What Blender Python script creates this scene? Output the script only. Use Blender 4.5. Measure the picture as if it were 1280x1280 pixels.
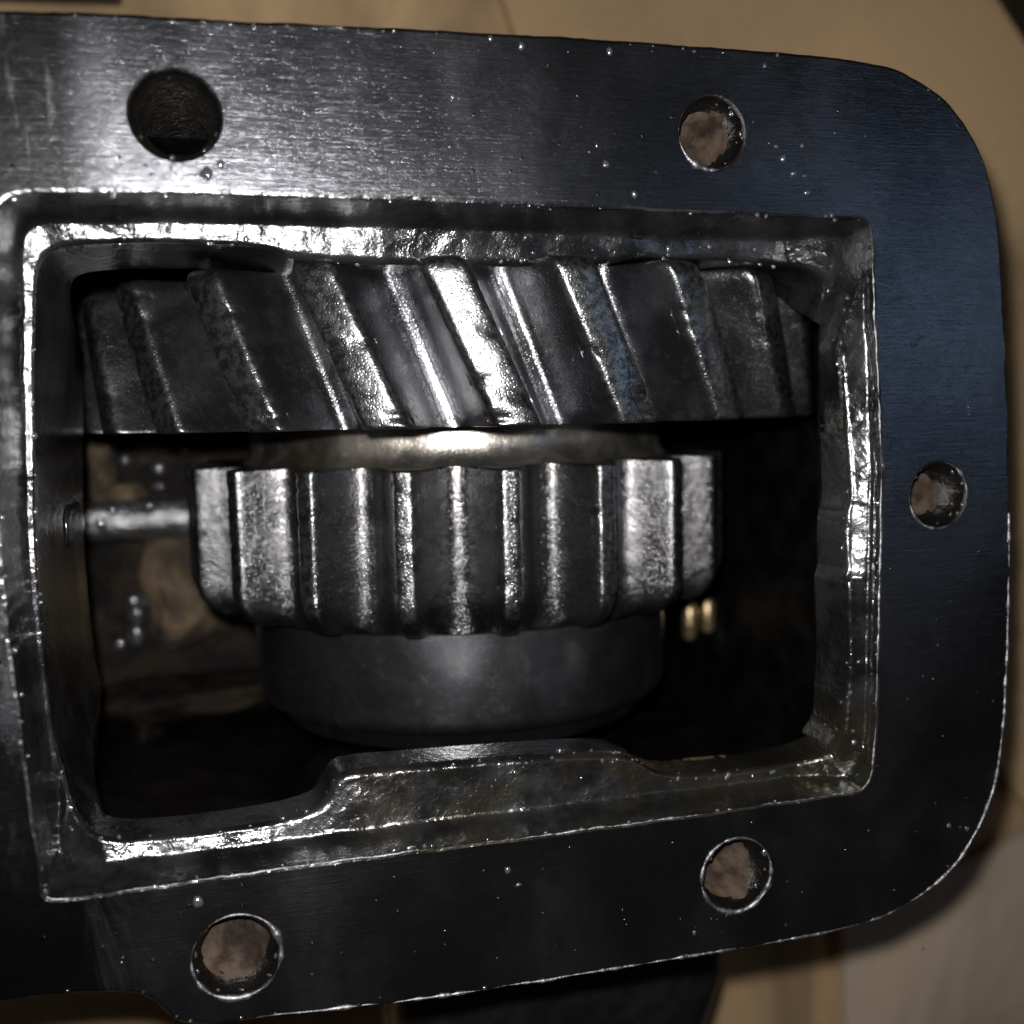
import bpy, bmesh, math, random
from mathutils import Vector, Matrix, noise
from mathutils.geometry import tessellate_polygon

random.seed(7)
S = bpy.context.scene
for o in list(bpy.data.objects):
    bpy.data.objects.remove(o, do_unlink=True)
COL = S.collection
S.unit_settings.scale_length = 0.01          # one unit is one centimetre
PI = math.pi

# ------------------------------------------------------------------ camera
# the milled face of the case lies in the plane z = 0; the phone is held about 12.8 cm over it,
# leaning a little to the left and down
Fpx = 1280.0
Xc = Vector((4760, 240, -1280)).normalized()        # case x axis seen in camera space
Yc = Vector((-260, 13400, 1280)).normalized()
Zc = Xc.cross(Yc).normalized()
Yc = Zc.cross(Xc).normalized()
R_w2c = Matrix((Xc, Yc, Zc)).transposed()           # columns: images of world axes
R_c2w = R_w2c.transposed()
CAM = R_c2w @ Vector((0, 0, 12.8))
cam_data = bpy.data.cameras.new('camera')
cam = bpy.data.objects.new('camera', cam_data)
COL.objects.link(cam)
cam.matrix_world = Matrix.Translation(CAM) @ R_c2w.to_4x4()
cam_data.sensor_width = 36
cam_data.lens = 36
cam_data.clip_start = 0.1
cam_data.clip_end = 400
cam_data.dof.use_dof = True
cam_data.dof.focus_distance = 13.5
cam_data.dof.aperture_fstop = 0.15
cam_data.dof.aperture_blades = 0
S.camera = cam

# ------------------------------------------------------------------ light: the phone's flash + a very dim room
w = bpy.data.worlds.new('World')
S.world = w
w.use_nodes = True
bg = w.node_tree.nodes['Background']
bg.inputs[0].default_value = (0.75, 0.6, 0.52, 1)
bg.inputs[1].default_value = 0.02
FLASH_POWER = 19000
fl = bpy.data.lights.new('phone_flash', 'POINT')
fl.energy = FLASH_POWER
fl.shadow_soft_size = 0.2
fl.color = (1.0, 0.97, 0.93)
flo = bpy.data.objects.new('phone_flash', fl)
COL.objects.link(flo)
flo.location = CAM + R_c2w @ Vector((-0.35, 0.75, 0.0))
wl = bpy.data.lights.new('window_light', 'AREA')    # cool daylight from a window up to the right
wl.energy = 520
wl.shape = 'RECTANGLE'; wl.size = 5; wl.size_y = 14
wl.color = (0.45, 0.66, 1.0)
wlo = bpy.data.objects.new('window_light', wl)
COL.objects.link(wlo)
_spot = Vector((5.3, 2.4, 0))
_v = (_spot - CAM).normalized(); _v.z = -_v.z       # where the face mirrors the camera's view there
wlo.location = _spot + _v * 42
wlo.rotation_euler = (_spot - wlo.location).to_track_quat('-Z', 'Y').to_euler()

S.view_settings.view_transform = 'Standard'
S.view_settings.look = 'None'
S.view_settings.exposure = 0
S.view_settings.gamma = 1

# ------------------------------------------------------------------ helpers
def W(px, py, z):
    """point of the plane at height z that the photograph shows at (px, py)"""
    d = R_c2w @ Vector(((px - 640) / Fpx, (640 - py) / Fpx, -1.0))
    t = (z - CAM.z) / d.z
    return CAM + d * t

def props(o, label=None, cat=None, group=None, kind=None):
    if label: o['label'] = label
    if cat: o['category'] = cat
    if group: o['group'] = group
    if kind: o['kind'] = kind
    return o

def empty(name, loc, label, cat, group=None):
    o = bpy.data.objects.new(name, None)
    o.empty_display_size = 1
    o.location = loc
    COL.objects.link(o)
    return props(o, label, cat, group)

def build(name, verts, faces, mat, parent=None, smooth=True, sharp=None):
    me = bpy.data.meshes.new(name)
    me.from_pydata([tuple(v) for v in verts], [], faces)
    me.update()
    if smooth:
        me.polygons.foreach_set('use_smooth', [True] * len(me.polygons))
        if sharp: me.set_sharp_from_angle(angle=math.radians(sharp))
    me.materials.append(mat)
    o = bpy.data.objects.new(name, me)
    COL.objects.link(o)
    if parent:
        o.parent = parent
        p, off = parent, Vector()
        while p:
            off += p.location; p = p.parent
        for v in me.vertices: v.co -= off
    return o

def resample(pts, n):
    """n+1 points evenly along a polyline smoothed by chaikin"""
    for _ in range(2):
        q = [pts[0]]
        for a, b in zip(pts, pts[1:]):
            q += [a * .75 + b * .25, a * .25 + b * .75]
        q.append(pts[-1]); pts = q
    L = [0]
    for a, b in zip(pts, pts[1:]): L.append(L[-1] + (b - a).length)
    out, j = [], 0
    for i in range(n + 1):
        t = L[-1] * i / n
        while j < len(L) - 2 and L[j + 1] < t: j += 1
        d = L[j + 1] - L[j]
        u = 0 if d == 0 else (t - L[j]) / d
        out.append(pts[j].lerp(pts[j + 1], min(1, max(0, u))))
    return out

def grid_faces(nr, nc, closed_c=False, flip=False, base=0):
    f = []
    for r in range(nr - 1):
        for c in range(nc if closed_c else nc - 1):
            a = base + r * nc + c; b = base + r * nc + (c + 1) % nc
            q = (a, b, b + nc, a + nc)
            f.append(q[::-1] if flip else q)
    return f

def nz(p, s, seed=0): return noise.noise(Vector((p[0] * s + seed, p[1] * s - seed, p[2] * s + 2 * seed)))

# ------------------------------------------------------------------ materials
class NT:
    def __init__(s, name):
        s.m = bpy.data.materials.new(name); s.m.use_nodes = True
        s.t = s.m.node_tree; s.n = s.t.nodes; s.l = s.t.links
        s.p = s.n['Principled BSDF']
        g = s.n.new('ShaderNodeNewGeometry'); s.pos = g.outputs['Position']
    def mapv(s, sc):
        m = s.n.new('ShaderNodeMapping'); m.inputs['Scale'].default_value = sc
        s.l.new(s.pos, m.inputs['Vector']); return m.outputs[0]
    def noise(s, sc, detail=4, rough=.6, vec=None, dist=0):
        t = s.n.new('ShaderNodeTexNoise'); t.inputs['Scale'].default_value = sc
        t.inputs['Detail'].default_value = detail; t.inputs['Roughness'].default_value = rough
        t.inputs['Distortion'].default_value = dist
        s.l.new(vec or s.pos, t.inputs['Vector']); return t.outputs['Fac']
    def voro(s, sc, feature='F1', vec=None, rnd=1):
        t = s.n.new('ShaderNodeTexVoronoi'); t.feature = feature
        t.inputs['Scale'].default_value = sc; t.inputs['Randomness'].default_value = rnd
        s.l.new(vec or s.pos, t.inputs['Vector']); return t.outputs['Distance']
    def ramp(s, fac, a, b, va=0., vb=1.):
        r = s.n.new('ShaderNodeMapRange'); r.interpolation_type = 'SMOOTHSTEP'
        for k, v in zip(('From Min', 'From Max', 'To Min', 'To Max'), (a, b, va, vb)): r.inputs[k].default_value = v
        s.l.new(fac, r.inputs['Value']); return r.outputs[0]
    def math(s, op, a, b=None):
        m = s.n.new('ShaderNodeMath'); m.operation = op
        for i, v in enumerate((a, b)):
            if v is None: continue
            if isinstance(v, (int, float)): m.inputs[i].default_value = v
            else: s.l.new(v, m.inputs[i])
        return m.outputs[0]
    def mix(s, fac, a, b):
        m = s.n.new('ShaderNodeMix'); m.data_type = 'RGBA'
        s.l.new(fac, m.inputs[0])
        for i, v in ((6, a), (7, b)):
            if isinstance(v, tuple): m.inputs[i].default_value = (*v, 1)
            else: s.l.new(v, m.inputs[i])
        return m.outputs[2]
    def bump(s, h, dist, strength=1, prev=None):
        b = s.n.new('ShaderNodeBump'); b.inputs['Strength'].default_value = strength
        b.inputs['Distance'].default_value = dist
        s.l.new(h, b.inputs['Height'])
        if prev: s.l.new(prev, b.inputs['Normal'])
        return b.outputs[0]
    def set(s, **k):
        for key, v in k.items():
            i = s.p.inputs[key.replace('_', ' ')]
            if hasattr(v, 'links') or hasattr(v, 'is_linked'): s.l.new(v, i)
            elif isinstance(v, tuple) and len(v) == 3: i.default_value = (*v, 1)
            else: i.default_value = v
        return s

def mat_milled():
    n = NT('oily_milled_iron')
    brush = n.noise(1.0, 6, .75, n.mapv((1.6, 34, 1)))
    brush2 = n.noise(1.0, 4, .7, n.mapv((.5, 90, 1)))
    pit = n.voro(9)
    pits = n.ramp(pit, .02, .14)
    beadh = n.ramp(n.voro(3.6), .035, .085, 1, 0)
    fine = n.noise(28, 3, .7)
    smear = n.noise(.5, 6, .6, n.mapv((1, .7, 1)), .3)
    left = n.n.new('ShaderNodeSeparateXYZ'); n.l.new(n.pos, left.inputs[0])
    stain = n.math('MULTIPLY', n.ramp(left.outputs[0], -4.4, -5.0), n.ramp(n.noise(.8, 5, .65, n.mapv((1.8, .35, 1)), .8), .40, .50))
    col = n.mix(n.ramp(smear, .38, .66), (.078, .082, .093), (.125, .13, .145))
    col = n.mix(stain, col, (.02, .02, .022))
    rough = n.math('ADD', n.ramp(smear, .35, .7, .2, .26), n.math('MULTIPLY', brush, .06))
    h = n.math('ADD', n.math('MULTIPLY', brush, .5), n.math('MULTIPLY', brush2, .35))
    nn = n.bump(h, .0055, 1)
    nn = n.bump(fine, .0012, 1, nn)
    nn = n.bump(n.noise(2.2, 3, .6), .006, 1, nn)
    nn = n.bump(pits, .002, .6, nn)
    nn = n.bump(beadh, .02, 1, nn)
    rough = n.math('ADD', rough, n.math('MULTIPLY', stain, .05))
    n.set(Base_Color=col, Metallic=.985, Roughness=rough, Normal=nn, Coat_Weight=.35, Coat_Roughness=.12, Coat_Normal=n.bump(n.noise(9, 3, .6), .005, 1, nn))
    return n.m

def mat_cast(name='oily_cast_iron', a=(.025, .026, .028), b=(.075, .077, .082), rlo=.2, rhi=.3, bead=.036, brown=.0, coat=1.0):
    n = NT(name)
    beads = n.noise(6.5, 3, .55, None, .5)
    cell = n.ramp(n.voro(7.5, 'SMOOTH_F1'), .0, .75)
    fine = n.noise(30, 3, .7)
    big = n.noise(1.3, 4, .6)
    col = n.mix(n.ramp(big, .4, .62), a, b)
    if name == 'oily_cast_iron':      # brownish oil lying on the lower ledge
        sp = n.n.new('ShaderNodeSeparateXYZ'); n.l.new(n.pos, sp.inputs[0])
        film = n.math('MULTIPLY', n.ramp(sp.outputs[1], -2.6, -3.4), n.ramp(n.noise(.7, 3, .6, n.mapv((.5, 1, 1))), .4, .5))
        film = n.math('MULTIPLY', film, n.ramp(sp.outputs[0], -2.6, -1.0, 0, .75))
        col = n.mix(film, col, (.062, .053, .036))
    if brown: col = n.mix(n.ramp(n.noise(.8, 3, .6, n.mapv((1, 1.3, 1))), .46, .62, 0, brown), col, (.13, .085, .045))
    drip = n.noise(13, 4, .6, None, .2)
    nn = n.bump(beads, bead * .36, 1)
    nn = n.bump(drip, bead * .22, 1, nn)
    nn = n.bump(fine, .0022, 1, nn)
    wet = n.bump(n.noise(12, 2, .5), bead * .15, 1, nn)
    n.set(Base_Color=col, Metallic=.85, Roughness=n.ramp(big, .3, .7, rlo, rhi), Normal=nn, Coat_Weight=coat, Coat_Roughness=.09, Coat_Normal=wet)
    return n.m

def mat_gear(name, a, b, rust=.35, mott=1.0, r0=.2, tip=None):
    n = NT(name)
    big = n.noise(.9, 5, .6, None, .4)
    spots = n.noise(9, 5, .7)
    fine = n.noise(34, 4, .75)
    grain = n.ramp(n.voro(26), .0, .5)
    axial = n.noise(1, 5, .7, n.mapv((16, 1.2, 16)))
    worn = n.ramp(n.noise(3.5, 8, .8), .5, .7)
    col = n.mix(n.ramp(big, .38, .66), a, b)
    col = n.mix(n.math('MULTIPLY', worn, .5), col, tuple(v * 1.7 for v in b))
    col = n.mix(n.ramp(n.noise(.7, 3, .6, n.mapv((1, .4, 1))), .5, .66, 0, rust), col, (.12, .09, .055))
    if tip:      # the lands of the teeth are worn brighter than the oily flanks: distance from the gear's axis
        sp = n.n.new('ShaderNodeSeparateXYZ'); n.l.new(n.pos, sp.inputs[0])
        dx = n.math('SUBTRACT', sp.outputs[0], CAM.x + 4.18); dz = n.math('ADD', sp.outputs[2], 7.2)
        rad = n.math('SQRT', n.math('ADD', n.math('MULTIPLY', dx, dx), n.math('MULTIPLY', dz, dz)))
        rad = n.math('ADD', rad, n.math('MULTIPLY', n.noise(5, 4, .7), .12))
        col = n.mix(n.ramp(rad, tip - .02, tip + .06), col, n.mix(n.ramp(spots, .4, .6), (.055, .056, .06), (.17, .173, .18)))
    rough = n.math('ADD', n.ramp(big, .3, .7, r0, r0 + .08), n.ramp(worn, 0, 1, 0, .06))
    nn = n.bump(n.noise(7, 3, .6), .005 * mott, 1)
    nn = n.bump(fine, .0016 * mott, 1, nn)
    nn = n.bump(grain, .0025 * mott, 1, nn)
    nn = n.bump(axial, .0015, 1, nn)
    wet = n.bump(n.noise(16, 2, .6), .004 * mott, 1, nn)
    n.set(Base_Color=col, Metallic=.95, Roughness=rough, Normal=nn, Coat_Weight=.8, Coat_Roughness=.1, Coat_Normal=wet)
    return n.m

def mat_simple(name, col, metallic, rough, nscale=8, bump=.01, col2=None, cs=3):
    n = NT(name)
    c = n.mix(n.ramp(n.noise(cs, 4, .6), .35, .65), col, col2 or tuple(v * .6 for v in col))
    n.set(Base_Color=c, Metallic=metallic, Roughness=rough, Normal=n.bump(n.noise(nscale, 5, .65), bump, 1))
    return n.m

def mat_cardboard(name, a, b):
    n = NT(name)
    f = n.noise(.09, 4, .55, None, .4)
    fib = n.noise(6, 4, .7)
    flute = n.noise(1, 2, .5, n.mapv((.15, 2.6, 1)))
    col = n.mix(n.ramp(f, .35, .68), a, b)
    col = n.mix(n.ramp(n.noise(.11, 5, .6, n.mapv((1, .5, 1)), .6), .46, .66, 0, .8), col, tuple(v * .35 for v in a))
    col = n.mix(n.ramp(fib, .3, .7, 0, .12), col, (.2, .14, .09))
    n.set(Base_Color=col, Roughness=.9, Normal=n.bump(n.math('ADD', n.math('MULTIPLY', flute, .8), fib), .05, .6))
    return n.m

M_MILL = mat_milled()
M_CAST = mat_cast()
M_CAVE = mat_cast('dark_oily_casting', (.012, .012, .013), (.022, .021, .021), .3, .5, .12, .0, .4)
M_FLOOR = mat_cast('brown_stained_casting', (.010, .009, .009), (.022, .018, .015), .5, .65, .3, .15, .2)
M_HELI = mat_gear('oily_gear_steel', (.06, .062, .07), (.12, .123, .137), .05, 1.1, .27, 6.6)
M_SPUR = mat_gear('worn_gear_steel', (.05, .05, .055), (.10, .10, .105), .2, 1.7, .24, 5.04)
M_HUB = mat_gear('turned_steel', (.085, .087, .097), (.10, .102, .113), .0, .5, .28)
M_SHOULDER = mat_gear('stained_steel', (.2, .19, .18), (.5, .46, .40), .6, .9, .3)
M_THREAD = mat_simple('thread_iron', (.02, .019, .018), .8, .3, 14, .02)
M_GRIME = mat_simple('packed_grime', (.05, .034, .024), .0, .75, 5, .02, (.012, .008, .006), 2.2)
M_GRIME.node_tree.nodes['Principled BSDF'].inputs['Specular IOR Level'].default_value = .12
M_CARD = mat_cardboard('brown_cardboard', (.60, .41, .225), (.45, .31, .17))
M_PAPER = mat_cardboard('greyed_cardboard', (.56, .46, .36), (.62, .50, .36))
M_DARK = mat_simple('dark_greasy_steel', (.03, .03, .034), .7, .35, 5, .02)
M_BRASS = mat_simple('tan_bronze', (.55, .42, .25), .9, .3, 6, .02)
nt = NT('clear_oil'); nt.set(Base_Color=(.2, .2, .215), Metallic=.8, Roughness=.1, Specular_IOR_Level=.9, Coat_Weight=1.0, Coat_Roughness=.04); M_OIL = nt.m

# ------------------------------------------------------------------ cardboard under everything
ZC = -15.0
def sheet(name, poly, z, mat, thick, wav, n=60):
    """thick wavy sheet over the bounding box of a quad given by its 4 corners (ccw)"""
    a, b, c, d = [Vector(p) for p in poly]
    vs = []
    for k, zz in ((0, 0), (1, -thick)):
        for i in range(n + 1):
            for j in range(n + 1):
                u, v = i / n, j / n
                p = a.lerp(b, u).lerp(d.lerp(c, u), v)
                h = wav * noise.noise(Vector((p.x * .12, p.y * .12, k * 0)))
                vs.append((p.x, p.y, z + h + zz))
    m = n + 1
    fs = []
    for i in range(n):
        for j in range(n):
            q = (i * m + j, (i + 1) * m + j, (i + 1) * m + j + 1, i * m + j + 1)
            fs.append(q); fs.append(tuple(x + m * m for x in q[::-1]))
    per = [i * m for i in range(m)] + [n * m + j for j in range(1, m)] + [i * m + n for i in range(n - 1, -1, -1)] + [j for j in range(n - 1, 0, -1)]
    for x, y in zip(per, per[1:] + per[:1]): fs.append((x, x + m * m, y + m * m, y))
    return build(name, vs, fs, mat, None, True, 40)

c = sheet('cardboard_floor', [(-60, -50, 0), (60, -50, 0), (60, 50, 0), (-60, 50, 0)], ZC - .5, M_CARD, .4, .0, 20)
props(c, kind='structure')

# overlapping cardboard pieces: a flap above the case, a paler piece at the lower right
def P2(px, py, z=ZC): return W(px, py, z)
q = [P2(650, 90), P2(2300, 2500), P2(2300, -900), P2(330, -900)]
q = [(p.x, p.y, 0) for p in q]
c = sheet('cardboard_flap', q, ZC + .25, M_CARD, .3, .5)
props(c, 'brown cardboard flap lying behind the top edge of the gear case', 'cardboard')
q = [P2(1050, 1150), P2(1500, 930), P2(2100, 1700), P2(1045, 1700)]
q = [(p.x, p.y, 0) for p in q][::-1]
q = [q[0], q[3], q[2], q[1]][::-1]
c = sheet('cardboard_piece', q, ZC + .3, M_PAPER, .3, .4)
props(c, 'greyish cardboard piece below the rounded lower right corner of the case', 'cardboard')

# ------------------------------------------------------------------ gear case
case = empty('gear_case', (0, 0, ZC), 'black oily cast iron gear case with rectangular opening and bolt holes round its face', 'gear case')

outer_px = [(-420, -12), (-200, 4), (0, 13), (110, 13), (250, 22), (400, 29), (640, 41), (800, 51), (1000, 66), (1080, 75),
            (1130, 88), (1172, 112), (1202, 145), (1224, 182), (1240, 225), (1251, 290), (1257, 400), (1261, 520), (1264, 640),
            (1263, 760), (1259, 880), (1251, 960), (1237, 1012), (1215, 1056), (1185, 1095), (1150, 1124), (1108, 1147),
            (1060, 1162), (1000, 1175), (900, 1192), (840, 1201), (700, 1225), (560, 1247), (420, 1264), (300, 1277),
            (245, 1283), (222, 1280), (207, 1266), (190, 1249), (165, 1241), (120, 1241), (60, 1246), (0, 1252), (-200, 1272), (-420, 1296)]
lip_px = [
  [(-9, 330), (-9, 285), (-5, 258), (6, 245), (30, 240), (120, 238), (300, 243), (500, 250), (700, 258), (900, 267), (1040, 272), (1066, 273), (1080, 274), (1087, 280)],
  [(1087, 280), (1090, 292), (1094, 400), (1099, 500), (1102, 600), (1101, 700), (1098, 800), (1095, 900), (1092, 955), (1088, 975), (1078, 987)],
  [(1078, 987), (1060, 992), (1000, 1000), (850, 1022), (700, 1042), (500, 1066), (300, 1093), (150, 1115), (85, 1123), (64, 1125), (56, 1119)],
  [(56, 1119), (52, 1095), (46, 1050), (38, 1000), (28, 920), (16, 840), (5, 740), (-3, 620), (-8, 480), (-10, 400), (-9, 330)]]
open_px = [
  [(47, 380), (48, 345), (56, 322), (76, 310), (120, 306), (200, 304), (300, 307), (338, 313), (368, 326), (480, 331), (600, 333), (740, 333), (775, 325), (810, 322), (900, 326), (990, 333), (1018, 339), (1034, 350), (1041, 368)],
  [(1041, 368), (1046, 400), (1048, 450), (1052, 550), (1054, 630), (1047, 642), (1049, 740), (1052, 800), (1050, 860), (1044, 905), (1026, 935)],
  [(1026, 935), (985, 950), (900, 958), (840, 962), (805, 957), (785, 941), (755, 934), (650, 940), (500, 952), (432, 957), (413, 968), (408, 990), (390, 1007), (330, 1022), (200, 1040), (140, 1040), (105, 1022), (88, 990)],
  [(88, 990), (72, 930), (62, 860), (54, 780), (48, 700), (46, 600), (45, 480), (47, 380)]]
NS = [260, 170, 260, 190]

lip, opn, side = [], [], []
for k in range(4):
    zo = (-1.28, -.5, -.9, -1.35)
    z0, z1 = zo[k - 1], zo[k]
    a = resample([W(x, y, 0) for x, y in lip_px[k]], NS[k])
    # depth of the opening's edge eases from one side's to the next
    z2 = zo[(k + 1) % 4]
    bp = resample([Vector((x, y, 0)) for x, y in open_px[k]], NS[k])
    b, zs = [], []
    for i, p in enumerate(bp):
        u = i / NS[k]
        zz = z1
        e = .12
        if u < e: zz = z1 + (z0 - z1) * .5 * (1 - u / e) ** 1.5
        if u > 1 - e: zz = z1 + (z2 - z1) * .5 * ((u - 1 + e) / e) ** 1.5
        if k == 1: zz += .10 * max(0, min(1, (u - .6) / .03))
        b.append(W(p.x, p.y, zz))
        zs.append(zz)
    lip += a[:-1]; opn += b[:-1]
    side += [(k, i / NS[k]) for i in range(NS[k])]
NL = len(lip)
# tiny dents along the lip
for i, p in enumerate(lip):
    p.x += .018 * nz(p, 2.3, 3) + .010 * nz(p, 9, 5); p.y += .018 * nz(p, 2.3, 8) + .010 * nz(p, 9, 11)

def offset_loop(loop, d):
    n = len(loop); out = []
    for i, p in enumerate(loop):
        t = (loop[(i + 1) % n] - loop[i - 1]); t.z = 0; t.normalize()
        out.append(p + Vector((t.y, -t.x, 0)) * d)
    return out

cen = Vector((0, 0, 0))
def inward_sign(loop):
    o = offset_loop(loop, .1)
    m = sum(loop, Vector()) / len(loop)
    return 1 if (o[0] - m).length < (loop[0] - m).length else -1

# outer edge
outer = [W(x, y, 0) for x, y in outer_px]
outer = resample(outer, 420)
for p in outer:
    p.x += .012 * nz(p, 1.9, 4) + .008 * nz(p, 8, 5); p.y += .016 * nz(p, 1.9, 9) + .008 * nz(p, 8, 2)

# bolt holes: (px, py, radius px)
HOLES = [(219, 143, 54.5, 0), (890, 166, 41, 1), (1173, 619, 36, 1), (921, 1094, 42, 1), (296, 1196, 51, 1)]
holes = []
for hx, hy, hr, pl in HOLES:
    c0 = W(hx, hy, 0)
    ex = (W(hx + hr, hy, 0) - W(hx - hr, hy, 0)).length / 2
    ey = (W(hx, hy + hr, 0) - W(hx, hy - hr, 0)).length / 2
    holes.append((c0, (ex + ey) / 2, pl))

# --- the milled face: flat face tessellated round the holes, plus rounded edges
BV = .05
sgn = inward_sign(outer)
so = sgn
sl = -inward_sign(lip)         # away from the opening
vs, fs = [], []
lo_in = offset_loop(outer, so * BV)
ends_fix = None
lip_out = offset_loop(lip, sl * .035)
NH = 64
hl = [[c0 + Vector((math.cos(a) * (r + .05), math.sin(a) * (r + .05), 0)) for a in [2 * PI * k / NH for k in range(NH)]] for c0, r, _ in holes]
polys = [lo_in, lip_out] + hl
flat = [p for pl in polys for p in pl]
tris = tessellate_polygon([[p.copy() for p in pl] for pl in polys])
for p in flat: vs.append((p.x, p.y, 0))
for t in tris:
    a, b, c_ = [flat[i] for i in t]
    fs.append(t if (b - a).cross(c_ - a).z > 0 else t[::-1])
# outer rounded edge then the flange's side and underside
def strips(loopfn, nrow, base_loop, flip):
    base = len(vs)
    n = len(base_loop)
    for r in range(nrow):
        for i in range(n):
            vs.append(tuple(loopfn(r, i)))
    fs.extend(grid_faces(nrow, n, True, flip, base))
TH = 1.35
prof_o = [(BV, 0)] + [(BV * (1 - math.sin(a)), -BV * (1 - math.cos(a))) for a in [PI / 2 * k / 4 for k in range(1, 5)]] + [(-.005, -.25), (0.0, -.8), (.0, -TH + .08), (.05, -TH), (.45, -TH)]
offs = {}
def orow(r, i):
    d, z = prof_o[r]
    if r not in offs: offs[r] = offset_loop(outer, so * d)
    p = offs[r][i]
    return (p.x, p.y, z + (.01 * nz(p, 5, r) if r < 5 and r > 0 else 0))
def ccw(loop): return sum(a.x * b.y - b.x * a.y for a, b in zip(loop, loop[1:] + loop[:1])) > 0
strips(orow, len(prof_o), outer, ccw(outer))
build_flange = build('milled_face', vs, fs, M_MILL, case, True, 35)

# threaded holes
for k, (c0, r, pl) in enumerate(holes):
    vs, fs = [], []
    rows = [(r + .05, 0), (r + .02, -.012), (r, -.05)]
    z = -.09
    while z > (-4.5 if k == 0 else -1.9):
        rows += [(r, z), (r - .075, z - .07)]
        z -= .14
    rng = random.Random(k)
    for ri, (rr, zz) in enumerate(rows):
        for i in range(NH + 1):
            a = 2 * PI * i / NH
            q = rr + (.022 * nz((math.cos(a), math.sin(a), zz), 3, k) if ri > 0 else 0)
            sh = 0 if ri < 3 else .14 * (i / NH)
            vs.append((c0.x + math.cos(a) * q, c0.y + math.sin(a) * q, zz - sh))
    fs = grid_faces(len(rows), NH + 1, False, True)
    h = build('threaded_hole', vs, fs, M_THREAD, case, True, 50)
    if k == 0: h['label'] = 'deep black threaded hole, largest and leftmost along the top edge'
    if pl:
        vs, fs = [], []
        nr = 26
        for ri in range(nr):
            for i in range(NH):
                a = 2 * PI * i / NH; q = (r - .04) * (ri / (nr - 1))
                x, y = math.cos(a) * q, math.sin(a) * q
                zz = (-.7 if k == 2 else -.45) + .42 * ((x * c0.x + y * (c0.y - 1.2)) / max(.1, Vector((c0.x, c0.y - 1.2, 0)).length) / r - .4) - .1 * (1 - (q / r) ** 2) * (k % 2) + .22 * nz((x, y, k), 3.2, k) + .04 * nz((x, y, k), 8, k) + .02 * nz((x, y, k), 19, k)
                vs.append((c0.x + x, c0.y + y, zz))
        fs = grid_faces(nr, NH, True)
        build('packed_dirt', vs, fs, M_GRIME, h)

# --- rim of the opening: lip, wall, cast ledge, rolled inner edge, inner wall
depth_in = {0: -3.2, 1: -1.0, 2: -1.3, 3: -5.2}
def side_val(tab, k, u):
    v = tab[k]; e = .06
    if u < e: return v + (tab[(k - 1) % 4] - v) * .5 * (1 - u / e)
    if u > 1 - e: return v + (tab[(k + 1) % 4] - v) * .5 * ((u - 1 + e) / e)
    return v
wall_base = {0: -1.05, 1: -.13, 2: -.5, 3: -1.05}
slope_deg = {0: 9, 1: 32, 2: 12, 3: 4}
fil_w = {0: .11, 1: .06, 2: .17, 3: .2}
fil_d = {0: .1, 1: .06, 2: .13, 3: .14}
ledge_slope = {0: .12, 1: .42, 2: .22, 3: .2}
rows_n = 0
lipo1 = lip_out
vs = []
LROWS = []
# parameter t along profile 0..; computed per column
def column(i):
    L, O = lip[i], opn[i]
    k, u = side[i]
    wb = side_val(wall_base, k, u)
    zo_ = O.z
    zi = min(side_val(depth_in, k, u), zo_ - .35)
    d = Vector((O.x - L.x, O.y - L.y, 0))
    w_ = d.length; n = d / w_
    pts = [(lip_out[i].x, lip_out[i].y, 0)]
    pts2 = []
    pts2 += [(-.035 + .03, -.008), (.0, -.03), (.008, -.10)]
    for t in (.25, .45, .65, .82): pts2.append((.008 + .03 * t, -.10 + (wb + .10) * t))
    fr = min(side_val(fil_w, k, u), w_ * .35)                     # concave fillet
    fd = side_val(fil_d, k, u)
    for a in (.15, .3, .5, .7, .85, 1): 
        th = a * PI / 2
        pts2.append((.038 + fr * (1 - math.cos(th)), wb * .82 - (abs(wb) * .18 + fd) * math.sin(th)))
    s0 = .038 + fr
    rr = min(.14, w_ * .22)
    s1 = w_ - rr
    z_start = wb - fd
    ze = z_start - (s1 - s0) * math.tan(math.radians(side_val(slope_deg, k, u) * (.1 if (k == 1 and u > .62) else (.35 + .9 * max(0, min(1, (u - .62) / .15)) * max(.4, min(1, (1.0 - u) / .1)) if k == 2 else (max(.4, min(1, u / .08)) if k == 3 else 1)))))
    for t in (.12, .25, .4, .55, .7, .85, 1): pts2.append((s0 + (s1 - s0) * t, z_start + (ze - z_start) * (t ** 1.0)))
    for a in (.12, .25, .4, .55, .7, .85, 1):
        th = a * PI / 2
        pts2.append((s1 + rr * math.sin(th), ze - rr * (1 - math.cos(th))))
    zb = ze - rr
    for t in (.06, .15, .3, .5, .75, 1): pts2.append((w_ - .0 + .03 * t, zb + (zi - zb) * t))
    for dd in (.4, 1.2, 2.4): pts2.append((w_ - dd, zi - .15))
    out = pts
    for j, (s, z) in enumerate(pts2):
        p = Vector((L.x, L.y, 0)) + n * s
        amp = 0 if j < 3 else (.014 if j < 7 else .028)
        p = Vector((p.x, p.y, z))
        if j < 29:
            m = nz(p, 1.7, 1) * amp + nz(p, 5, 4) * amp * .5
            p += Vector((n.x * .4 * m, n.y * .4 * m, m))
        out.append(tuple(p))
    return out
cols = [column(i) for i in range(NL)]
nr = len(cols[0])
for r in range(nr):
    for i in range(NL): vs.append(cols[i][r])
fs = grid_faces(nr, NL, True, not ccw(lip))
rim = build('opening_rim', vs, fs, M_CAST, case, True, 60)

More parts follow.
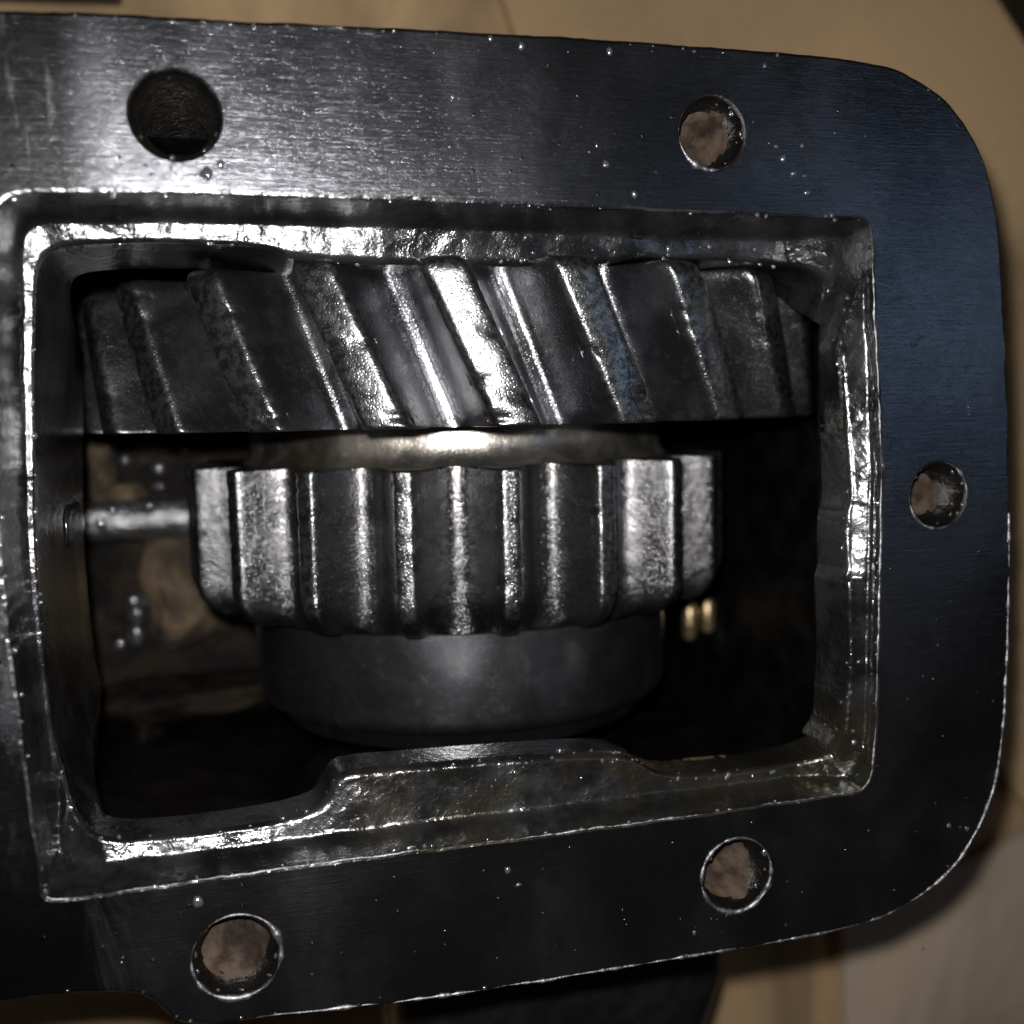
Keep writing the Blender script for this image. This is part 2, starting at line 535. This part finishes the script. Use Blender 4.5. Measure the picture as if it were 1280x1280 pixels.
# --- thin bright burrs where the machined edges are worn
M_BURR = mat_simple('bare_worn_metal', (.30, .30, .32), .9, .4, 12, .02, (.12, .12, .13), 5)
def burr(name, pts, rad, thr, seed, closed=False):
    vs, fs = [], []
    k = 6
    n = len(pts)
    for i, p in enumerate(pts):
        a = pts[(i - 1) % n] if (closed or i) else p
        b = pts[(i + 1) % n] if (closed or i < n - 1) else p
        t = (b - a); t.z = 0; t.normalize(); m = Vector((t.y, -t.x, 0))
        r = rad * max(0, min(1, (nz(p, 1.3, seed) + thr) * 3)) * (1 + 1.1 * nz(p, 5, seed) + .8 * nz(p, 14, seed)) + .001
        for j in range(k):
            an = 2 * PI * j / k
            vs.append((p.x + m.x * math.cos(an) * r, p.y + m.y * math.cos(an) * r, p.z + math.sin(an) * r * .8 - .004))
    fs = grid_faces(n if not closed else n, k, True)
    if closed:
        for j in range(k): fs.append(((n - 1) * k + j, (n - 1) * k + (j + 1) % k, (j + 1) % k, j))
    return build(name, vs, fs, M_BURR, case)
def span(loop, x0, x1, y0, y1): return [p for p in loop if x0 <= p.x <= x1 and y0 <= p.y <= y1]
rim_o = offset_loop(outer, so * .03)
burr('edge_burr', resample(span(rim_o, -3.5, 9, -9, -.3), 500), .022, .25, 3)
burr('edge_burr', resample([lip[i] for i in range(NL) if side[i][0] in (1, 2)], 900), .017, .22, 7)
for k, (c0, r, pl) in enumerate(holes):
    if k == 0: continue
    burr('hole_burr', [c0 + Vector((math.cos(a) * (r + .03), math.sin(a) * (r + .03), 0)) for a in [2 * PI * q / 90 for q in range(90)]], .03, (0, .0, .05, .3, .15)[k], 11 + k, True)

# --- hollow body below the flange
def rect(x0, x1, y0, y1, z): return [(x0, y0, z), (x1, y0, z), (x1, y1, z), (x0, y1, z)]
YT = W(640, 60, 0).y; YB = W(640, 1230, 0).y
outs = [rect(-9.5, 5.75, -4.6, 4.7, -1.3), rect(-9.5, 5.8, -4.6, 4.7, -2.2), rect(-10.2, 8.3, -6.3, 5.6, -5), rect(-10.2, 8.3, -6.3, 5.6, -14.6)]
ins = [rect(-8.9, 5.5, -4.3, 4.3, -1.5), rect(-9.0, 5.55, -4.4, 4.4, -2.0), rect(-9.6, 7.8, -6.0, 5.2, -4.8), rect(-9.6, 7.8, -6.0, 5.2, -14.0)]
vs, fs = [], []
for r in outs + ins[::-1]: vs += r
for r in range(3): 
    for c_ in range(4): fs.append((r * 4 + c_, r * 4 + (c_ + 1) % 4, (r + 1) * 4 + (c_ + 1) % 4, (r + 1) * 4 + c_))
for r in range(4, 7):
    for c_ in range(4): fs.append((r * 4 + c_, r * 4 + (c_ + 1) % 4, (r + 1) * 4 + (c_ + 1) % 4, (r + 1) * 4 + c_))
for c_ in range(4): fs.append((12 + c_, 12 + (c_ + 1) % 4, 16 + (c_ + 1) % 4, 16 + c_))
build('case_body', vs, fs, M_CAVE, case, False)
# floor of the case, uncut; added tan pads stand in for cardboard seen through
ZF = -14.0
fl_out = [Vector((x, y, 0)) for x, y in ((-9.6, -6), (7.8, -6), (7.8, 5.2), (-9.6, 5.2))]
def win(pxs):
    L = [W(x, y, ZF) for x, y in pxs]
    L = [Vector((p.x, p.y, 0)) for p in L]
    return L if ccw(L) else L[::-1]
wins = []
pl = [fl_out] + wins
flat = [p for q in pl for p in q]
tr = tessellate_polygon([[p.copy() for p in q] for q in pl])
vs = [(p.x, p.y, ZF) for p in flat]
fs = []
for t in tr:
    a, b, c_ = [flat[i] for i in t]
    fs.append(t if (b - a).cross(c_ - a).z > 0 else t[::-1])
for q0 in wins:
    b0 = len(vs)
    for p in q0: vs.append((p.x, p.y, ZF))
    for p in q0: vs.append((p.x, p.y, ZF - .6))
    n = len(q0)
    for i in range(n): fs.append((b0 + i, b0 + (i + 1) % n, b0 + n + (i + 1) % n, b0 + n + i))
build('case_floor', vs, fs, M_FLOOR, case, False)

# ribs and bosses inside and around the case
def lathe(name, prof, n, axis_o, axis, mat, parent, wob=0.0, sharp=40, seed=0, cap=True):
    """prof: (radius, distance along axis)"""
    ax = Vector(axis).normalized()
    u = ax.orthogonal().normalized(); v = ax.cross(u)
    vs = []
    for r, h in prof:
        for i in range(n):
            a = 2 * PI * i / n
            p = Vector(axis_o) + ax * h + (u * math.cos(a) + v * math.sin(a)) * r
            if wob:
                k = 1 + wob * nz(p, 1.6, seed) / max(r, .1)
                p = Vector(axis_o) + ax * h + (u * math.cos(a) + v * math.sin(a)) * r * k
            vs.append(p)
    fs = grid_faces(len(prof), n, True)
    if cap:
        fs.append(tuple(range(n))[::-1]); fs.append(tuple((len(prof) - 1) * n + i for i in range(n)))
    return build(name, vs, fs, mat, parent, True, sharp)

def blob(name, c, s, mat, parent, seed=0, lvl=3, amp=.15, p=2.0):
    bm = bmesh.new(); bmesh.ops.create_icosphere(bm, subdivisions=lvl, radius=1)
    vs = []
    for v in bm.verts:
        q = v.co.normalized()
        m = (abs(q.x) ** p + abs(q.y) ** p + abs(q.z) ** p) ** (-1 / p)
        q = q * m * (1 + amp * noise.noise(q * 1.7 + Vector((seed, 0, 0))))
        vs.append(Vector(c) + Vector((q.x * s[0], q.y * s[1], q.z * s[2])))
    fs = [tuple(v.index for v in f.verts) for f in bm.faces]
    bm.free()
    return build(name, vs, fs, mat, parent)

M_STANDIN = mat_simple('tan_cardboard_standin', (.15, .105, .06), .0, .7, 3, .25, (.03, .022, .016), .9)  # added tan lumps, standing in for cardboard glimpsed through openings in the floor
p = W(232, 735, -13.6); blob('tan_standin_pad', p, (1.0, 1.5, .8), M_STANDIN, case, 21, 4, .3, 2.3)
p = W(128, 580, -13.6); blob('tan_standin_pad', p, (.3, .8, .6), M_STANDIN, case, 25, 4, .3, 2.3)
p = W(150, 618, -13.2); blob('tan_standin_pad', p, (.6, .25, .5), M_STANDIN, case, 27, 4, .3, 2.3)
# boss on the left inner wall, rib down the left of the cavity, sloping casting web at lower left
p = W(92, 655, -3.2); blob('cast_boss', p, (.07, .3, .75), M_CAST, case, 3, 3, .1, 3)
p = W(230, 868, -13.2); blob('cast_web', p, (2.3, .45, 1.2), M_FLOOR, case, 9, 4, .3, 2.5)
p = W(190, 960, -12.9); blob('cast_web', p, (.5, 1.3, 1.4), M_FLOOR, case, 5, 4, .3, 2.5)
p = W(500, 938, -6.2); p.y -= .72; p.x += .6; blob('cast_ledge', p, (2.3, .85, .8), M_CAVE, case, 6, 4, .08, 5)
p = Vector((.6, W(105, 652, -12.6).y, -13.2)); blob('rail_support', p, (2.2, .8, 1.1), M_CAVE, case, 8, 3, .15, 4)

# ------------------------------------------------------------------ the gear cluster
AX_Z = -7.2
gx = CAM.x + 4.18
GA = Vector((gx, 0, AX_Z))
cy = CAM.y
def yy(py, zfront):  # height on the cluster of an image row at its foremost line
    return W(572, py, zfront).y
Y_HT, Y_HB = yy(313, -.55), yy(535, -.55)
Y_ST, Y_SB = yy(587, -2.14), yy(809, -2.14)
Y_BB = yy(929, -3.3)
cluster = empty('gear_cluster', GA + Vector((0, Y_BB - .4, 0)), 'oily steel gear cluster in the opening, slanted teeth above straight teeth and smooth hub', 'gear cluster')

def chaikin(pts, it):
    for _ in range(it):
        q = [pts[0]]
        for a, b in zip(pts, pts[1:]):
            q += [tuple(x * .75 + y * .25 for x, y in zip(a, b)), tuple(x * .25 + y * .75 for x, y in zip(a, b))]
        q.append(pts[-1]); pts = q
    return pts

def gear(name, N, Rt, Rr, y0, y1, beta, phase, prof, mat, endround, seed, lean=0):
    """one child mesh per tooth; each mesh is 1/N of the toothed surface with its end faces"""
    g = lathe(name, [(.9, y0 + .03), (Rr - .1, y0 + .03), (Rr - .1, y1 - .03), (.9, y1 - .03)], 96, (GA.x, 0, GA.z), (0, 1, 0), mat, cluster, 0, 30)
    half = prof            # list of (fraction of pitch 0..0.5, height 0..1) from tip centre to root centre
    full = [(-f, h) for f, h in half[::-1]] + half[1:]
    full = chaikin(full, 3)
    ny = 46
    for k in range(N):
        rng = random.Random(seed * 100 + k)
        th0 = 2 * PI * k / N + phase
        vis = math.cos(th0) > -.1
        rows = ny if vis else 6
        ys = [y0 + (y1 - y0) * (.5 - .5 * math.cos(PI * r / rows)) for r in range(rows + 1)] if vis else [y0 + (y1 - y0) * r / rows for r in range(rows + 1)]
        ys = sorted(set([y0, y1] + ys))
        vs = []
        nicks = [(rng.uniform(y0, y1), rng.choice((-1, 1)), rng.uniform(.04, .12)) for _ in range(4)]
        for yv in ys:
            d0, d1 = yv - y0, y1 - yv
            cut = 0
            for d, er in ((d0, endround[0]), (d1, endround[1])):
                if d < er: cut = max(cut, er * (1 - math.sqrt(max(0, 1 - ((er - d) / er) ** 2))))
            for f, h in full:
                hh = h * (Rt - Rr)
                hh2 = hh - cut * min(1, h * 1.5)
                if h > .8:
                    for (ny_, sd, sz) in nicks:
                        if f * sd > 0 and abs(yv - ny_) < sz: hh2 -= .05 * (1 - abs(yv - ny_) / sz) * min(1, abs(f) * 8)
                r = Rr + max(-.02, hh2)
                shr = 1 - .25 * (cut / max(endround)) * h     # tooth narrows a little at its rounded end
                th = th0 + (f * shr if abs(f) < .45 else f) * 2 * PI / N + math.tan(beta) * (yv - (y0 + y1) / 2) / Rt
                p = Vector((GA.x + r * math.sin(th), yv, GA.z + r * math.cos(th)))
                dn = .006 * nz(p, 1.5, seed) + .006 * nz(p, 5, seed + 1)
                p += Vector((math.sin(th) * dn, .0, math.cos(th) * dn))
                # keep the seam between neighbouring teeth closed
                vs.append(p)
        nc = len(full)
        fs = grid_faces(len(ys), nc)
        # end faces
        for ri, flip in ((0, False), (len(ys) - 1, True)):
            b0 = len(vs)
            for c_ in range(nc):
                p = vs[ri * nc + c_]
                d = Vector((p.x - GA.x, 0, p.z - GA.z)); d.normalize()
                e = .35
                vs.append(Vector((GA.x + d.x * (Rr - e), p.y, GA.z + d.z * (Rr - e))))
            for c_ in range(nc - 1):
                q = (ri * nc + c_, b0 + c_, b0 + c_ + 1, ri * nc + c_ + 1)
                fs.append(q if not flip else q[::-1])
        t = build('tooth', vs, fs, mat, g, True, 50)
    return g

heli_prof = [(0, 1), (.09, .998), (.15, .985), (.185, .92), (.225, .72), (.285, .40), (.34, .14), (.40, .03), (.455, 0), (.5, 0)]
gear('helical_gear', 24, 6.65, 5.55, Y_HB, Y_HT, math.radians(-24), 0.102, heli_prof, M_HELI, (.05, .22), 1)
spur_prof = [(0, 1), (.05, 1), (.085, .98), (.11, .90), (.15, .72), (.21, .46), (.29, .20), (.37, .05), (.45, 0), (.5, 0)]
gear('spur_gear', 20, 5.06, 4.32, Y_SB, Y_ST, 0, PI / 20 + .1, spur_prof, M_SPUR, (.62, .06), 2)

sh = [(3.88, Y_HB + .1), (3.88, Y_ST + .35), (3.9, Y_ST + .18), (3.98, Y_ST + .06), (4.05, Y_ST - .02)]
lathe('shoulder', sh[::-1], 160, (GA.x, 0, GA.z), (0, 1, 0), M_SHOULDER, cluster, .02, 60, 3, False)
prof = [(1.6, Y_BB - .35), (3.3, Y_BB - .35), (3.45, Y_BB - .3)]
for a in [k / 6 * PI / 2 for k in range(7)]: prof.append((3.66 + .28 * math.sin(a), Y_BB + .02 + .28 * (1 - math.cos(a)) - .0))
prof += [(3.945, (Y_BB + Y_SB) / 2), (3.94, Y_SB - .02), (3.94, Y_SB + .1)]
lathe('hub', prof, 200, (GA.x, 0, GA.z), (0, 1, 0), M_HUB, cluster, .012, 35, 4, False)

# ------------------------------------------------------------------ shift rail seen behind the gears on the left
p0 = W(105, 652, -12.6)
rail = lathe('shift_rail', [(.30, 0), (.46, .12), (.46, 12.0), (.3, 12.1)], 40, (-9.5, p0.y, p0.z), (1, 0, 0),
             mat_simple('polished_rail', (.4, .4, .42), .9, .34, 2.2, .12, (.2, .2, .21)), None, .01)
props(rail, 'round steel rail running crosswise behind the left end of the straight-toothed gear', 'rail')
p = W(873, 772, -11.8); blob('roller_seat', p, (.5, .8, 2.2), M_CAVE, case, 12, 3, .1, 4)
for i, (px, py, h) in enumerate([(862, 775, .46), (884, 768, .42)]):
    p = W(px, py, -9.5)
    b = lathe('roller', [(.12, -h), (.18, -h + .1), (.18, h - .1), (.12, h)], 20, p, (0, 1, 0), M_BRASS, None)
    props(b, ['lower left one of two tan metal rollers below the right end of the straight-toothed gear',
              'upper right one of two tan metal rollers below the right end of the straight-toothed gear'][i], 'roller', 'rollers behind the gear')

# ------------------------------------------------------------------ things round the case
p = W(760, 1262, -7)
o = blob('casting_lug', W(690, 1290, -7) + Vector((0, 1.7, 0)), (3.3, 2.5, 1.5), M_DARK, case, 4, 4, .12, 4)
# dark bar at the upper right corner, lying on the cardboard
def beam(name, a, b, w_, h_, mat, label, cat):
    a, b = Vector(a), Vector(b)
    d = (b - a).normalized(); s_ = d.cross(Vector((0, 0, 1))).normalized()
    bm = bmesh.new()
    vs = [bm.verts.new(a + s_ * sx * w_ + Vector((0, 0, hz)) + d * L) for L in (0, (b - a).length) for sx, hz in ((-1, 0), (1, 0), (1, h_), (-1, h_))]
    bm.faces.new(vs[0:4]); bm.faces.new(vs[4:8][::-1])
    for i in range(4): bm.faces.new((vs[i], vs[4 + i], vs[4 + (i + 1) % 4], vs[(i + 1) % 4]))
    bmesh.ops.recalc_face_normals(bm, faces=bm.faces)
    bmesh.ops.bevel(bm, geom=list(bm.edges), offset=.12, segments=3, affect='EDGES', profile=.5)
    V = [v.co.copy() for v in bm.verts]; F = [tuple(v.index for v in f.verts) for f in bm.faces]
    bm.verts.index_update(); V = [v.co.copy() for v in bm.verts]; F = [tuple(v.index for v in f.verts) for f in bm.faces]
    bm.free()
    o = build(name, V, F, mat, None, True, 40)
    return props(o, label, cat)
a = W(1262, -60, ZC + .3); b = W(1420, 190, ZC + .3)
beam('steel_bar', a, b, 1.3, 1.2, M_DARK, 'dark grey bar on the cardboard at the upper right corner', 'bar')
a = W(-300, -45, ZC + .3); b = W(150, -30, ZC + .3)
beam('steel_plate', a, b, .7, 1.5, M_DARK, 'dark greasy plate lying beyond the upper left edge of the case', 'plate')

# ------------------------------------------------------------------ oil drops
def drops(name, pts, parent, label=None):
    bm = bmesh.new(); bmesh.ops.create_icosphere(bm, subdivisions=2, radius=1)
    bv = [v.co.copy() for v in bm.verts]; bf = [tuple(v.index for v in f.verts) for f in bm.faces]; bm.free()
    vs, fs = [], []
    for p, r in pts:
        b0 = len(vs)
        e = random.uniform(.7, 1.5); sd = random.uniform(0, 50)
        for q0 in bv:
            q = q0 * (1 + .45 * noise.noise(q0 * 1.3 + Vector((sd, 0, 0))))
            vs.append(Vector(p) + Vector((q.x * r, q.y * r * e, q.z * r * .55)))
        fs += [tuple(i + b0 for i in f) for f in bf]
    o = build(name, vs, fs, M_OIL, parent)
    o['kind'] = 'stuff'
    return o
D = []
for x, y, r in [(970, 183, .03), (1003, 182, .03), (979, 198, .045), (992, 217, .04), (1006, 220, .03), (1009, 241, .045), (956, 82, .03), (868, 64, .025), (652, 57, .04), (613, 48, .03),
                (317, 33, .03), (762, 64, .04), (215, 27, .03), (566, 121, .04), (258, 217, .085), (276, 205, .045), (635, 1088, .045), (648, 1106, .04), (248, 1128, .06),
                (1186, 1032, .04), (1209, 1036, .035), (868, 1166, .03), (1203, 604, .03), (757, 205, .045), (793, 243, .04)]:
    D.append((W(x, y, 0.0), r))
rd = random.Random(5)
# drops clinging to the lip and outer edge
for i in range(NL):
    if rd.random() < .10:
        p = lip[i]; D.append((Vector((p.x + rd.uniform(-.04, .04), p.y + rd.uniform(-.04, .04), rd.uniform(-.04, 0))), rd.uniform(.012, .035)))
for i in range(len(outer)):
    if rd.random() < .12:
        p = lo_in[i]; D.append((Vector((p.x, p.y, 0)), rd.uniform(.008, .026)))
for _ in range(45):
    p = W(rd.uniform(0, 1250), rd.uniform(20, 235), 0)
    if all((p - h[0]).length > h[1] + .1 for h in holes) and p.x < 5.3 and p.y < 5.0: D.append((p, rd.uniform(.007, .02)))
for _ in range(16):
    p = W(rd.uniform(0, 1180), rd.uniform(1130, 1220), 0)
    if all((p - h[0]).length > h[1] + .1 for h in holes): D.append((p, rd.uniform(.006, .016)))
for c0, r, _ in holes:
    for _ in range(26):
        a = rd.uniform(0, 2 * PI)
        D.append((c0 + Vector((math.cos(a) * r, math.sin(a) * r, rd.uniform(-.5, 0))), rd.uniform(.015, .04)))
drops('oil_drops', D, case)
D = []
for i in range(NL):      # on the cast ledge
    for _ in range(2):
        if rd.random() < .12:
            c_ = cols[i][rd.randrange(17, 28)]
            if side[i][0] != 3 or side[i][1] > .3: D.append((Vector(c_), rd.uniform(.012, .04)))
for x, y, z, r in [(677, 990, -1.0, .09), (1066, 958, -.6, .10), (128, 1083, -1.0, .10)]:
    D.append((W(x, y, z), r))
drops('ledge_oil_drops', D, case)
D = []
for x, y, z, r in [(126, 655, -12.2, .16), (140, 638, -12.25, .14), (155, 637, -12.2, .1), (166, 638, -12.2, .1), (186, 635, -12.2, .15), (185, 733, -13.95, .2), (168, 750, -13.95, .2), (182, 748, -13.95, .18),
                   (170, 768, -13.95, .22), (170, 795, -13.95, .2), (150, 805, -13.95, .16), (248, 586, -13.95, .2), (198, 585, -13.95, .18), (198, 608, -13.95, .18), (158, 575, -13.9, .18), (232, 560, -13.95, .14), (800, 912, -13.95, .15), (910, 605, -13.95, .2), (945, 755, -13.95, .12), (925, 780, -13.95, .16)]:
    D.append((W(x, y, z), r))
drops('cavity_oil_drops', D, case)
